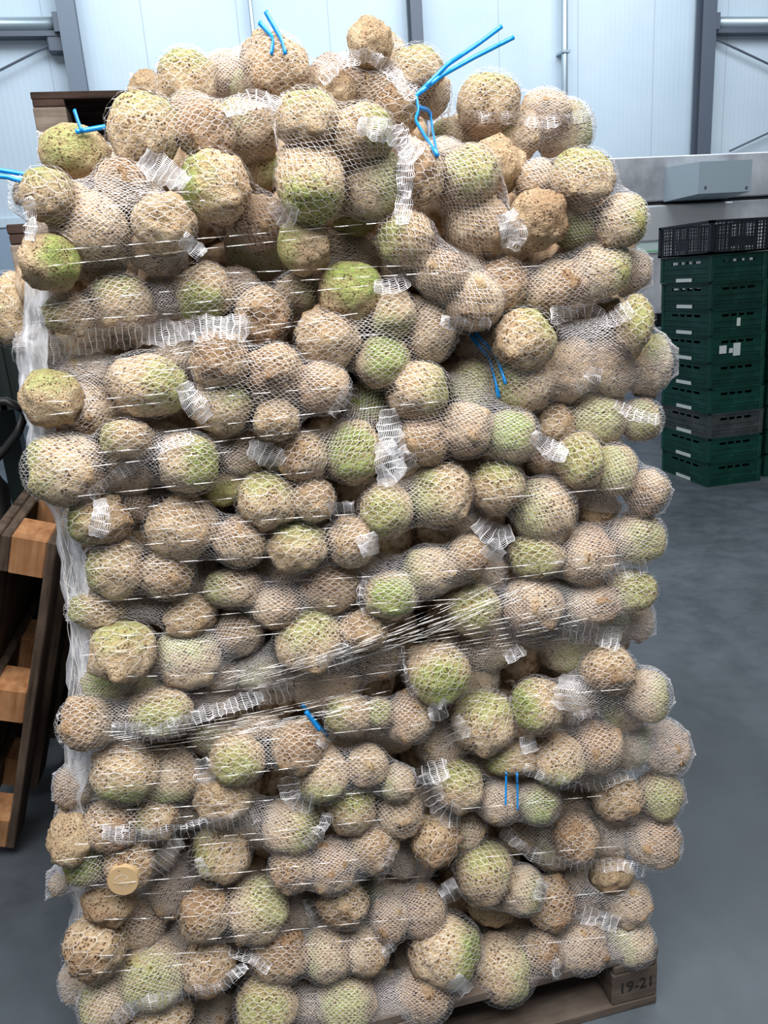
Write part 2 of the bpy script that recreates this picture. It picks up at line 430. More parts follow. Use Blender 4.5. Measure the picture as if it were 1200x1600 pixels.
# ------------------------------------------------------------------ stainless machine
YM = 6.5
def zat(px, py): return at_y(px, py, YM)[2]
def xat(px, py): return at_y(px, py, YM)[0]
z_top, z_seam, z_low = zat(1000, 245), zat(1000, 319), zat(1010, 492)
mr = empty('washing_machine', (2.4, YM, 0)); tag(mr, 'large stainless steel processing machine standing behind the green crates', 'machine')
def mpart(name, x0, x1, y0, y1, z0, z1, mat, par=None, b=.01):
    a = MB(); a.box(x0 - 2.4, x1 - 2.4, y0 - YM, y1 - YM, z0, z1, b); return a.build(name, mat, par or mr)
mpart('hood', 2.4, 6.2, YM, YM + 1.2, z_seam + .015, z_top, M_INOX)
mpart('seal_strip', 2.42, 6.2, YM + .015, YM + 1.15, z_seam - .012, z_seam + .015, M_BLACK)
mpart('tank_panel', 2.4, 6.2, YM + .01, YM + 1.2, z_low, z_seam - .012, M_INOX)
mpart('cover_plate', 2.7, xat(1143, 335), YM - .02, YM + .012, zat(1100, 372), z_seam - .02, M_PALE)
mpart('void_shade', 2.45, 6.2, YM + .12, YM + 1.1, z_low - .12, z_low, M_BLACK)  # solid black box paints the shade in the gap below the tank
mpart('base_beam', 2.4, 6.2, YM, YM + 1.2, .5, z_low - .12, M_STEEL)
for x in (2.45, 4.0, 6.0):
    for y in (YM + .03, YM + 1.05): mpart('leg', x, x + .12, y, y + .12, 0, .5, M_STEEL)
mpart('top_bracket', xat(940, 245), xat(958, 245), YM + .05, YM + .3, z_top, z_top + .03, M_STEEL_D)
st = mpart('notice_sticker', xat(955, 375), xat(1034, 375), YM - .004, YM + .009, zat(1010, 396), zat(1010, 352), M_STICK, b=.002)
a = MB(); sx0, sx1 = xat(955, 375) - 2.4, xat(1034, 375) - 2.4; zt, zb = zat(1010, 352), zat(1010, 396)
a.box(sx0 + .02, sx1 - .01, -.006, -.004, zt - .05, zt - .02)
a.box(sx0 + .02, sx1 - .01, -.006, -.004, zb + .012, zb + .022); a.box(sx1 - .02, sx1 - .012, -.006, -.004, zb + .02, zt - .03)
a.build('printed_border', M_GREENLINE, st)
# control box with slanted left cheek
bx0, bx1 = at_y(1092, 275, 6.15), at_y(1176, 300, 6.15)
bt, bb = at_y(1130, 249, 6.15)[2], at_y(1130, 301, 6.15)[2]
a = MB(); xl, xr = bx0[0] - 2.4, bx1[0] - 2.4; yb, yf = .0, 6.15 - YM
a.v += [(xl - .10, yb, bb - .02), (xr, yb, bb - .02), (xl - .10, yb, bt), (xr, yb, bt), (xl, yf, bb), (xr - .02, yf, bb), (xl, yf, bt - .01), (xr - .02, yf, bt - .01)]
a.f += [(0, 1, 3, 2), (4, 6, 7, 5), (0, 2, 6, 4), (1, 5, 7, 3), (2, 3, 7, 6), (0, 4, 5, 1)]
cb = a.build('control_box', M_BOX, mr)
for px in (1102, 1166):
    a = MB(); c = at_y(px, 293, 6.15); a.tube([(c[0] - 2.4, yf - .006, c[2]), (c[0] - 2.4, yf + .002, c[2])], .012, 8); a.build('screw', M_STEEL_D, cb)

# ------------------------------------------------------------------ crates
def slatted(mb, axis, fixed, t, u0, u1, z0, z1, slots):
    """wall panel with a real slot row; axis 'x': wall lies along x at y=fixed"""
    def bx(a0, a1, c0, c1):
        if axis == 'x': mb.box(a0, a1, fixed, fixed + t, c0, c1)
        else: mb.box(fixed, fixed + t, a0, a1, c0, c1)
    zs0, zs1 = slots
    bx(u0, u1, z0, zs0); bx(u0, u1, zs1, z1)
    L_ = u1 - u0
    for a0, a1 in ((0, .2), (.33, .37), (.48, .52), (.62, .66), (.8, 1)): bx(u0 + a0 * L_, u0 + a1 * L_, zs0, zs1)
def crate_body(W, D, H):
    mb = MB(); t = .006
    mb.box(.01, W - .01, .01, D - .01, 0, .008)
    for y in (.008, D - .008 - t): slatted(mb, 'x', y, t, .012, W - .012, .008, H - .012, (H * .68, H * .78))
    for x in (.008, W - .008 - t): slatted(mb, 'y', x, t, .012, D - .012, .008, H - .012, (H * .68, H * .78))
    for z, e in ((H - .014, 0), (H * .52, .003), (H * .3, .003), (.03, .003), (.0, .001)):
        h = .012 if z > H * .6 else .007
        mb.box(e, W - e, e, .012, z, z + h); mb.box(e, W - e, D - .012, D - e, z, z + h)
        mb.box(e, .012, e, D - e, z, z + h); mb.box(W - .012, W - e, e, D - e, z, z + h)
    for x in (0, W - .03):
        for y in (0, D - .03): mb.box(x, x + .03, y, y + .03, 0, H - .002, .004)
    return mb
def lattice_body(W, D, H):
    mb = MB()
    mb.box(0, W, 0, D, 0, .008)
    for z0, z1 in ((0, .014), (H - .016, H)):
        mb.box(0, W, 0, .014, z0, z1); mb.box(0, W, D - .014, D, z0, z1); mb.box(0, .014, 0, D, z0, z1); mb.box(W - .014, W, 0, D, z0, z1)
    for x in (0, W - .028):
        for y in (0, D - .028): mb.box(x, x + .028, y, y + .028, 0, H)
    nz = 9
    for k in range(1, nz):
        z = k * (H - .01) / nz
        for y in (.003, D - .007): mb.box(.02, W - .02, y, y + .004, z, z + .005)
        for x in (.003, W - .007): mb.box(x, x + .004, .02, D - .02, z, z + .005)
    for k in range(1, 16):
        x = k * W / 16; w = .003 if k % 4 else .008
        for y in (.004, D - .008): mb.box(x - w, x + w, y, y + .004, .01, H - .01)
    for k in range(1, 22):
        y = k * D / 22; w = .003 if k % 5 else .008
        for x in (.004, W - .008): mb.box(x, x + .004, y - w, y + w, .01, H - .01)
    mb.box(W * .34, W * .72, .002, .009, H * .18, H * .48); mb.box(.002, .009, D * .4, D * .62, H * .15, H * .48)
    return mb
CW, CD, CH = .405, .555, .1655
crate_me = crate_body(CW, CD, CH).mesh('crate_body', M_CRATE)
crate_me_d = crate_me.copy(); crate_me_d.materials.clear(); crate_me_d.materials.append(M_CRATE_DUSTY)
lm = MB(); lm.box(-.003, .001, .19, .36, .004, .026); label_me = lm.mesh('label_strip', M_LABEL)
ordn = ['topmost', 'second', 'third', 'fourth', 'fifth', 'sixth', 'seventh', 'eighth', 'ninth']
def crate_stack(x, y, lean_x, where, with_top):
    for k in range(9):
        idx = 8 - k
        dusty = with_top and idx == 6
        lab = '%s%s green plastic crate, %s' % ('dusty grey-' if dusty else '', '', '') if False else None
        lab = '%s green crate from the top of the stack %s' % (ordn[idx], where) if idx else 'topmost green crate of the stack %s' % where
        if dusty: lab = 'grey dusty crate, ' + lab
        rt = empty('plastic_crate', (x + lean_x * k, y + rng.uniform(-.004, .004), k * CH)); rt.rotation_euler.z = rng.uniform(-.01, .01)
        tag(rt, lab, 'crate', 'green crates in the stack ' + where)
        link('body', crate_me_d if dusty else crate_me, rt)
        link('label_strip', label_me, rt)
        if with_top and idx == 3:
            for q in ((.17, .22, .03, .11), (.07, .12, .05, .10), (.14, .165, .05, .08)):
                s = MB(); s.box(q[0], q[1], -.003, .0, q[2], q[3]); s.build('sticker', M_LABEL, rt)
        if with_top and idx == 2:
            s = MB(); s.box(.19, .215, -.003, .0, .05, .10); s.build('sticker', M_LABEL, rt)
    if with_top:
        rt = empty('plastic_crate', (x + lean_x * 9 - .015, y - .012, 9 * CH)); tag(rt, 'black lattice-sided crate topping the green crate stack', 'crate')
        lattice_body(CW + .02, CD + .02, .195).build('body', M_CRATE_B, rt)
crate_stack(3.112, 4.43, -.0065, 'near the stainless machine', True)
crate_stack(3.60, 4.50, -.005, 'cut by the picture edge', False)

# ------------------------------------------------------------------ pallet truck and bin, left
YT = 2.55
def tp(x, y, Y=YT): return Vector(at_y(x, y, Y))
tr = empty('pallet_truck', tuple(at_z(20, 1000, 0))); tr.location = (tp(15, 960).x, YT, 0)
tag(tr, 'red and black hand pallet truck behind the leaning pallet', 'pallet truck')
def tpart(name, pts, r, mat, par=None, n=10):
    a = MB(); a.tube([Vector(p) - Vector(tr.location) for p in pts], r, n); return a.build(name, mat, par or tr, True)
loop = [tp(-70, 640), tp(-30, 628), tp(10, 627), tp(30, 636), tp(37, 654), tp(28, 676), tp(8, 702), tp(-10, 722), tp(-40, 730)]
hd = tpart('handle_loop', loop, .013, M_BLACK)
tpart('tow_bar', [tp(-12, 720), tp(2, 760), tp(10, 840), tp(16, 930)], .024, M_BLACK)
tpart('pump_body', [tp(16, 900), tp(16, 985), tp(17, 1040)], [.05, .055, .05], M_BLACK)
sp = []
for k in range(90):
    a_ = k / 90 * 2 * math.pi * 9; b0 = tp(30, 905); b1 = tp(32, 965); t_ = k / 89
    sp.append(b0.lerp(b1, t_) + Vector((.028 * math.cos(a_), .028 * math.sin(a_) - .09, 0)))
tpart('spring', sp, .006, M_STEEL, n=6)
a = MB(); c = tp(-5, 940) - Vector(tr.location); a.box(c.x - .16, c.x - .005, -.02, .14, c.z - .1, c.z + .1, .02); a.build('chassis', M_RED, tr)
for s_ in (-1, 1):
    a = MB(); a.box(-1.25, -.1, .07 + s_ * .19 - .08, .07 + s_ * .19 + .08, .06, .11, .01); a.build('fork', M_RED, tr)
    a = MB(); a.tube([(-.08, .07 + s_ * .06 - .025, .09), (-.08, .07 + s_ * .06 + .025, .09)], .09, 20); a.build('wheel', M_BLACK, tr)
b0 = at_y(-120, 545, 4.2); b1 = at_y(70, 545, 4.2); zb = at_y(10, 640, 4.2)[2]; zt = at_y(10, 500, 4.2)[2]
br = empty('bulk_bin', (b0[0], 4.2, 0)); tag(br, 'dark green bulk bin behind the left edge of the pile', 'bin')
a = MB(); w = b1[0] - b0[0]
a.box(0, w, 0, .03, zb, zt); a.box(0, w, .97, 1, zb, zt); a.box(0, .03, .03, .97, zb, zt); a.box(w - .03, w, .03, .97, zb, zt); a.box(0, w, 0, 1, zb, zb + .03)
for k in range(9): a.box(k * w / 9 + .02, k * w / 9 + .05, -.02, 0, zb, zt - .05)
a.build('body', M_DKGREEN, br)
a = MB(); a.box(-.03, w + .03, -.03, 0, zt - .05, zt); a.box(-.03, w + .03, 1, 1.03, zt - .05, zt); a.box(-.03, 0, 0, 1, zt - .05, zt); a.box(w, w + .03, 0, 1, zt - .05, zt); a.build('rim', M_DKGREEN, br)
for x in (.03, w - .15):
    for y in (.05, .83): a = MB(); a.box(x, x + .12, y, y + .12, 0, zb); a.build('foot', M_DKGREEN, br)

# ------------------------------------------------------------------ celeriac meshes
def celeriac_mesh(seed):
    import bmesh
    bm = bmesh.new(); bmesh.ops.create_icosphere(bm, subdivisions=4, radius=1.0)
    r_ = random.Random(seed); o = Vector((r_.uniform(-50, 50), r_.uniform(-50, 50), r_.uniform(-50, 50)))
    knobs = []
    for k in range(16):
        a_ = r_.uniform(0, 2 * math.pi); zz = r_.uniform(-1, -.25); q_ = math.sqrt(1 - zz * zz)
        knobs.append((Vector((q_ * math.cos(a_), q_ * math.sin(a_), zz)), r_.uniform(.10, .22), r_.uniform(.05, .15)))
    for v in bm.verts:
        n = v.co.normalized()
        d = .13 * noise.noise(n * 1.25 + o) + .065 * noise.noise(n * 2.7 + o * 1.3) + .02 * noise.noise(n * 5.5 + o * .6)
        w = min(1, max(0, .45 - n.z * .8))
        d += w * .07 * noise.noise(n * 6.5 + o) + .012 * noise.noise(n * 13 + o)
        d -= w * .08 * max(0, .16 - abs(noise.noise(n * 4.2 + o * .7))) / .16
        for c, s, h in knobs:
            e = (n - c).length
            if e < 3 * s: d += h * math.exp(-(e / s) ** 2)
        if n.z > .82: d += -.10 * (n.z - .82) / .18 + .05 * max(0, noise.noise(n * 9 + o)) 
        v.co = n * (1 + d)
    me = bpy.data.meshes.new('celeriac'); bm.to_mesh(me); bm.free(); me.shade_smooth(); me.materials.append(M_CEL); return me
CEL = [celeriac_mesh(100 + k) for k in range(12)]

# ------------------------------------------------------------------ the bags
# each bag: short name, depth offset, celeriacs "x y rx ry look [layer]", hems "width: x,y x,y ..."
BAGS = []
def bag(short, off, roots, hems=(), ties=(), ang=None):
    BAGS.append(dict(short=short, off=off, roots=[r.split() for r in roots.replace('\n', ';').split(';') if r.strip()], hems=hems, ties=ties, ang=ang))
#--BAGDATA--
bag('front bag hanging over the upper centre', -.01,
    '480 188 50 45 n;566 208 52 42 e;486 288 54 62 S;580 288 52 52 e;553 338 42 30 s 1',
    ((24, '622,195 634,235 634,285 628,350'),))
bag('bag under the long blue tail', .02, '656 275 40 46 r;735 275 46 44 c;772 262 46 42 - 1;746 350 52 46 -;690 245 40 24 - 1',
    ((34, '560,195 610,205 655,245'), (30, '790,335 800,385')))
bag('right shoulder bag below the steel machine', .01, '910 280 50 44 n;838 345 46 46 r;900 345 40 44 S;968 347 42 42 e;838 285 34 32 - 1;925 320 35 25 - 1',
    ((26, '795,330 812,365 800,390'),))
bag('bulging bag on the upper left shoulder', .0, '75 305 42 42 n;140 356 60 54 r;256 352 50 42 -;80 412 48 44 E;246 392 44 36 - 1;150 405 52 34 - 1;200 290 50 34 r 1;36 300 12 26 - 1;180 330 50 40 - 1',
    ((26, '285,372 318,398'), (22, '40,310 48,345 45,375')))
bag('bag with a flared fan hem', .03, '336 294 54 56 W;404 265 36 36 e 1;405 348 44 44 r 1;402 390 50 42 S 1',
    ((40, '222,245 255,268 290,290'), (34, '425,318 440,335 462,342')))
bag('top-tier bag before the dark pallets', .06, '226 206 56 58 n;322 206 46 46 r;386 202 50 44 w;300 172 36 26 - 1;215 245 36 24 - 1',
    ((30, '350,172 400,150 435,168'),))
bag('rear bag crowning the upper left', .19, '292 128 46 48 n;432 112 52 52 -;352 118 34 34 - 1;392 138 36 26 w;500 138 34 32 r 1;400 90 26 26 - 1',
    (), ('405,35 428,60 424,85', '415,18 440,62 446,85'))
bag('small bag at the rear left crown', .3, '232 142 28 30 -;250 170 30 30 -')
bag('half-hidden bag against the dark pallets', .16, '116 240 54 40 c;165 270 40 40 - 1',
    (), ('116,172 122,190 128,206', '165,198 130,204 118,206'))
bag('peaked bag tied with long blue twine', .17, '578 68 36 36 -;574 134 50 50 r;516 118 28 28 - 1;526 145 30 32 r;652 110 42 36 n;618 172 40 36 r;674 152 26 36 - 1;600 100 40 40 - 1;560 180 40 34 - 1',
    ((22, '500,125 535,95 570,85 605,100 635,140 650,152'),),
    ('650,150 700,100 745,70 784,41', '650,150 690,118 740,90 803,58', '650,150 655,178 647,185 668,220 684,244', '653,168 672,172 676,205 684,244'))
bag('top right bag crossed by a white seam', .24, '764 162 50 46 n;700 214 28 30 w 1;742 212 50 38 - 1;802 216 46 40 w;850 178 42 32 -;880 205 46 44 E',
    ((17, '690,185 750,183 800,184 850,193 890,186 922,178'),))
bag('small bag under the hanging centre bag', .03, '475 386 42 40 w;518 388 22 30 - 1;552 404 48 38 n 1;548 457 50 48 C;466 456 38 30 e 1',
    ((24, '585,447 612,447 638,437'),))
bag('slanting bag right of the centre', .01, '636 376 46 42 w;690 430 44 34 r;740 470 46 42 -;722 425 46 36 s 1;622 425 26 22 - 1',
    ((26, '750,505 765,512'),), ang=-42)
bag('bag with a scalloped hem, right side', .03, '786 446 42 40 r;866 450 52 44 r;936 424 50 44 e;985 428 26 40 r;950 490 24 24 - 1;820 480 40 26 - 1;900 410 40 30 - 1',
    ((26, '860,492 890,490 925,488 948,505 985,480'),))
bag('pale bag sticking out at the far left', .2, '20 484 44 56 w;60 520 36 36 - 1')
bag('bag above the broad white hem band', .05, '108 492 42 32 w;190 472 48 44 n;256 458 32 32 - 1;320 456 44 44 S;282 505 38 26 - 1;410 492 44 44 r;370 450 36 30 - 1;60 540 34 26 - 1',
    ((36, '20,548 80,545 160,530 260,520 330,510 390,512'),))
bag('bag with blue ends at its right tip', .03, '512 532 50 46 -;598 566 44 42 C;612 492 40 40 s;670 516 42 50 -;560 505 34 30 - 1',
    ((22, '690,500 715,507 735,515'),), ('732,520 765,560 780,622', '740,518 775,555 790,600'))
bag('bag with three knobbly roots, left edge', .02, '80 622 46 46 n;140 640 48 40 r;230 602 64 50 e;140 580 46 28 - 1;62 568 36 18 - 1;275 560 44 22 - 1', 
    ((32, '285,600 300,628 325,655'),))
bag('five-root bag left of centre', .01, '346 562 46 46 r;350 632 50 44 ne;430 577 46 40 r;432 656 36 36 -;504 606 44 40 r', ((24, '520,650 545,620 552,600'),))
bag('bag with a bright green root at centre', .025, '576 636 36 40 C 1;554 706 48 50 C;474 712 40 40 r',
    ((34, '388,700 415,708 440,725'), (34, '605,640 612,690 640,735')))
bag('bag of five beside the blue ends', .015, '655 612 50 46 e;736 602 42 40 c 1;662 690 40 38 r;728 670 44 44 -;800 680 42 42 C', ((26, '832,680 858,700 885,712'),))
bag('big right-edge bag under the scalloped hem', .0, '820 530 50 46 ne;816 596 48 50 w;882 580 52 46 -;952 575 46 42 r;992 505 28 44 c;1012 568 36 50 n;935 525 40 34 - 1;752 548 40 36 - 1',
    ((24, '905,610 925,595 930,575'),))
bag('dim green bag under the right-edge bulge', .06, '866 662 28 38 -;926 656 52 40 c;1000 656 34 34 c', ((18, '962,632 995,650 1030,656'),))
bag('largest-root bag on the left edge', .01, '102 734 60 56 w;196 686 42 32 w;296 724 48 48 E;190 740 54 34 - 1;380 712 34 32 - 1;350 765 36 26 c 1;250 690 40 30 - 1',
    ((17, '142,775 170,750 215,722 260,695 300,682'),))
bag('one-root bag end, left edge midway', .03, '154 812 50 40 W;215 790 30 26 - 1', ((28, '155,780 160,805 150,838'),))
bag('two-root bag right of that green end', .03, '285 826 60 50 -;376 846 40 40 -;240 790 40 24 - 1')
bag('pair bag below the five-root bag', .02, '416 782 46 44 n;490 782 34 34 -', ((30, '515,800 555,795'),))
bag('pair bag with a ribbed end by centre', .02, '465 852 50 38 n;550 846 40 38 -;450 885 44 22 - 1', ((34, '570,835 580,868'),))
bag('pair bag in the exact middle', .01, '603 796 42 44 c;690 771 46 52 w;720 815 34 30 - 1', ((40, '600,690 615,740 590,745'),))
bag('pair bag right of the middle pair', .02, '776 760 44 42 n;850 796 48 50 w;735 745 36 30 - 1', ((34, '745,815 775,840 800,832'),))
bag('three-root bag on the right edge', .01, '906 720 40 44 c;960 736 36 42 c;1010 770 32 40 r;852 712 32 32 r 1;930 795 36 32 - 1;885 760 30 30 - 1', ((30, '850,700 885,712'),))
bag('loose bag under the right three-root bag', .02, '838 866 44 38 c;915 866 44 50 r;995 840 42 44 c;930 815 36 32 - 1', ((24, '945,905 975,890 1010,885'),))
bag('bag with a ribbed tip, right of centre', .01, '610 930 42 38 C;668 892 42 40 w;730 870 32 34 r;760 892 36 24 - 1;560 880 40 26 - 1', ((36, '762,850 782,872'),))
bag('dim bag behind the long strands', .05, '512 916 52 38 r;430 946 46 32 r;365 918 46 32 w;402 888 40 20 - 1;300 905 36 26 - 1', ((12, '572,898 562,930 572,955'),))
bag('green-rooted bag above two big roots', .04, '180 886 46 50 w;262 896 42 40 -;230 845 40 24 - 1', ())
bag('flat dim bag, left edge lower middle', .06, '152 952 46 32 w;296 962 44 26 -;222 945 40 24 - 1')
bag('bag of two big roots, left lower middle', .01, '192 1016 52 48 n;295 1026 52 46 n;166 1062 40 34 C 1;372 988 40 34 - 1;235 1080 44 26 c 1')
bag('bag under the dark strand bundle', .03, '482 1000 52 50 n;566 986 42 34 -;594 1030 34 28 - 1;402 1048 40 28 c 1;512 1072 52 40 - 1;345 1055 34 22 - 1', ((26, '500,1040 530,1035 545,1010'),))
bag('ringed green-root bag right of centre', .01, '685 1050 50 48 C;762 1006 46 36 - 1;738 1062 40 36 - 1', ((12, '625,1010 632,1060 650,1088'), (22, '790,1030 818,1012')))
bag('bag with a folded hem, right lower middle', .02, '740 952 44 40 c;832 946 46 48 r;925 942 44 32 r;985 922 40 36 c;872 925 28 28 c 1;995 972 24 32 - 1;948 972 38 24 c 1;890 1022 46 32 c 1',
    ((34, '880,985 920,990 970,1000'),))
bag('cluster bag bulging on the right edge', .0, '950 1046 42 38 r;1010 1086 36 42 e;970 1106 40 40 w;840 1102 40 44 W;925 1135 38 24 c 1;900 1095 36 34 - 1',
    ((48, '895,1055 888,1110'), (16, '892,1140 900,1118 940,1112')))
bag('pair bag with a wide ribbed hem', .02, '755 1126 50 48 n;690 1162 42 30 - 1', ((40, '705,1122 718,1155'), (26, '690,1110 700,1095')))
bag('knobbly-root bag on the left edge', .02, '135 1130 42 44 r;250 1112 50 38 c;336 1092 34 22 r 1;190 1120 34 26 - 1', ((30, '175,1140 240,1150 330,1115 460,1075'), ))
bag('pair bag with green undersides', .02, '196 1206 52 46 S;266 1212 44 44 S;116 1226 28 34 - 1', ((30, '315,1185 322,1225'),))
bag('pair bag with a blue tie at centre', .02, '370 1186 44 40 c;465 1166 42 40 r;404 1136 38 22 - 1;342 1155 44 24 c 1', ((20, '500,1165 520,1145'),), ('472,1100 490,1125 512,1150', '478,1112 500,1142'))
bag('small three-root bag under the ringed root', .03, '545 1116 40 30 w;594 1114 22 24 c;640 1120 34 40 r;550 1150 40 24 - 1;610 1150 36 24 - 1', ((30, '670,1115 698,1108'),))
bag('spotted pair bag with a turned-up hem', .03, '348 1242 44 44 -;455 1290 50 44 e;398 1292 38 26 - 1;290 1260 34 30 - 1', ((18, '480,1320 508,1290 512,1270'), ))
bag('trio bag with a ribbed right tail', .02, '506 1210 42 42 s;574 1196 32 34 -;620 1222 30 28 w;585 1165 30 24 - 1', ((30, '450,1215 455,1250 490,1258'), (32, '650,1215 700,1200')))
bag('pair bag above the speckled root', .03, '550 1260 40 40 n;624 1270 36 36 -;590 1235 30 24 - 1')
bag('dark-rooted bag over the band hem, left', .03, '176 1286 44 40 r;245 1276 34 34 w;116 1272 24 32 - 1', ((26, '160,1300 240,1308 330,1290 405,1275'),))
bag('bag with a sawn-off root, left', .02, '110 1312 32 42 -;136 1340 34 44 C;202 1348 40 42 x;92 1382 16 16 - 1;240 1330 40 24 - 1', ((34, '245,1360 268,1330 285,1315'),))
bag('wide-hemmed single bag left of centre', .04, '345 1332 46 44 w;266 1385 36 42 r 1;300 1390 34 26 - 1', ((40, '300,1345 312,1375'),))
bag('speckled trio bag at lower centre', .02, '456 1356 36 34 r;518 1352 42 40 r;582 1322 38 38 -;630 1338 24 32 - 1', ((14, '585,1380 605,1350 614,1325'), ))
bag('pair bag right of the speckled root', .025, '680 1312 42 38 r;726 1296 34 30 w;650 1350 30 26 - 1')
bag('bag with two blue stubs', .02, '718 1226 40 38 n;780 1252 34 34 -;840 1252 34 34 C', ((34, '668,1225 690,1270 720,1275'),), ('791,1208 790,1258', '808,1208 809,1266'))
bag('one-root bag above the blue stubs', .03, '800 1182 44 28 w;755 1182 40 28 - 1', ((30, '822,1150 830,1175'),))
bag('long bag with a hemmed belly, right', .01, '870 1186 44 42 s;936 1166 38 40 r;982 1160 36 38 e;1040 1168 36 44 r;925 1202 32 30 - 1', ((17, '820,1200 860,1218 905,1232 945,1222 1000,1205'),))
bag('pair bag below that belly, right edge', .03, '966 1246 40 34 r;1030 1240 36 40 c')
bag('low right bag with a long hem', .02, '900 1310 34 40 r;860 1322 36 34 w 1;945 1310 36 36 - 1;975 1288 28 28 - 1;1020 1312 40 44 r;806 1302 32 28 - 1;880 1265 44 30 - 1;850 1290 34 24 - 1', ((18, '785,1298 830,1335 900,1355 970,1350 1010,1362'),))
bag('drooping pair bag, lower right of centre', .01, '757 1362 44 50 n;816 1390 34 36 e;770 1410 40 28 - 1', ((22, '838,1405 852,1375'),))
bag('knobbly bag end, lower left edge', .04, '172 1406 42 32 r;225 1420 30 24 - 1')
bag('dusty pair bag, lower left edge', .02, '150 1476 48 50 r;212 1446 46 34 -;140 1530 44 36 - 1')
bag('pair bag left of bottom centre', .02, '320 1426 40 40 r;402 1420 50 46 ne;285 1466 38 26 - 1;460 1420 34 30 - 1', ((20, '480,1405 500,1445'),))
bag('big green root bag at bottom left', .02, '240 1520 60 50 c;325 1508 40 44 r;345 1475 34 28 w 1;165 1566 40 42 w', ((22, '180,1595 210,1572 280,1555 340,1548 385,1510'),))
bag('trio bag in the lower centre', .03, '536 1410 42 34 r;605 1388 38 32 w 1;608 1436 32 36 r;660 1420 34 40 r;470 1450 40 22 - 1', ((38, '690,1400 715,1385'),))
bag('trio bag above the bottom row', .02, '436 1490 48 40 r;510 1490 40 40 w;572 1484 34 36 -', ((18, '360,1485 400,1500 420,1515'), (22, '600,1490 618,1478')))
bag('big single root above the pallet', .0, '696 1482 56 52 E;650 1500 36 28 - 1')
bag('low bag over the pallet edge', .01, '785 1512 50 50 e;792 1446 36 28 r 1;846 1486 32 34 r;906 1476 42 40 r;984 1470 38 36 w', ((16, '868,1500 872,1530'),))
bag('cream-root bag above the pallet corner', .03, '980 1408 36 36 -;860 1412 38 40 r;955 1366 34 24 -;890 1368 40 24 - 1;915 1410 32 30 - 1', ((30, '900,1425 935,1435 965,1445'),))
bag('bottom bag with a ribbed corner hem', .0, '416 1570 48 48 c;540 1566 48 44 c;662 1552 46 42 r;478 1560 34 38 - 1;600 1558 34 38 - 1', ((38, '708,1530 728,1552'), ))
bag('lowest bag at the bottom edge', .02, '248 1600 56 30 -;335 1590 40 34 - 1', ())
#--ENDBAGDATA--

LOOK = {'-': 'plain cream celeriac', 'r': 'brown knobbly celeriac', 'n': 'green-topped celeriac', 's': 'green-bottomed celeriac',
        'e': 'celeriac greenish at right', 'w': 'celeriac greenish at left', 'c': 'greenish celeriac',
        'N': 'bright green-topped celeriac', 'S': 'bright green-bottomed celeriac', 'E': 'right-greened bright celeriac',
        'W': 'left-greened bright celeriac', 'C': 'bright green celeriac', 'ne': 'upper-right green celeriac', 'x': 'sawn-off flat-faced celeriac'}

YF = PY0                       # front plane of the pile
placed = []                    # (center, radius)
def place(x, y, rx, ry, layer, off):
    d = ray(x, y); L_ = np.linalg.norm(d)
    s = (YF + off + (.062 if layer else 0.0)) / d[1]
    rpx = (rx + ry) / 2
    s0 = None
    while True:
        r = rpx / FPX * s
        sc_ = s * (1 + 0.0) + r * .9 / L_
        c = CAM + d * sc_
        rr = rpx / FPX * sc_ * 1.0
        if s0 is None: s0 = s
        ok = True
        for (pc, pr) in placed:
            if np.linalg.norm(pc - c) < .80 * (pr + rr): ok = False; break
        if ok or s > s0 + (.16 if layer else .10): break
        s += .006
    placed.append((c, rr)); return c, rr, d / L_, sc_

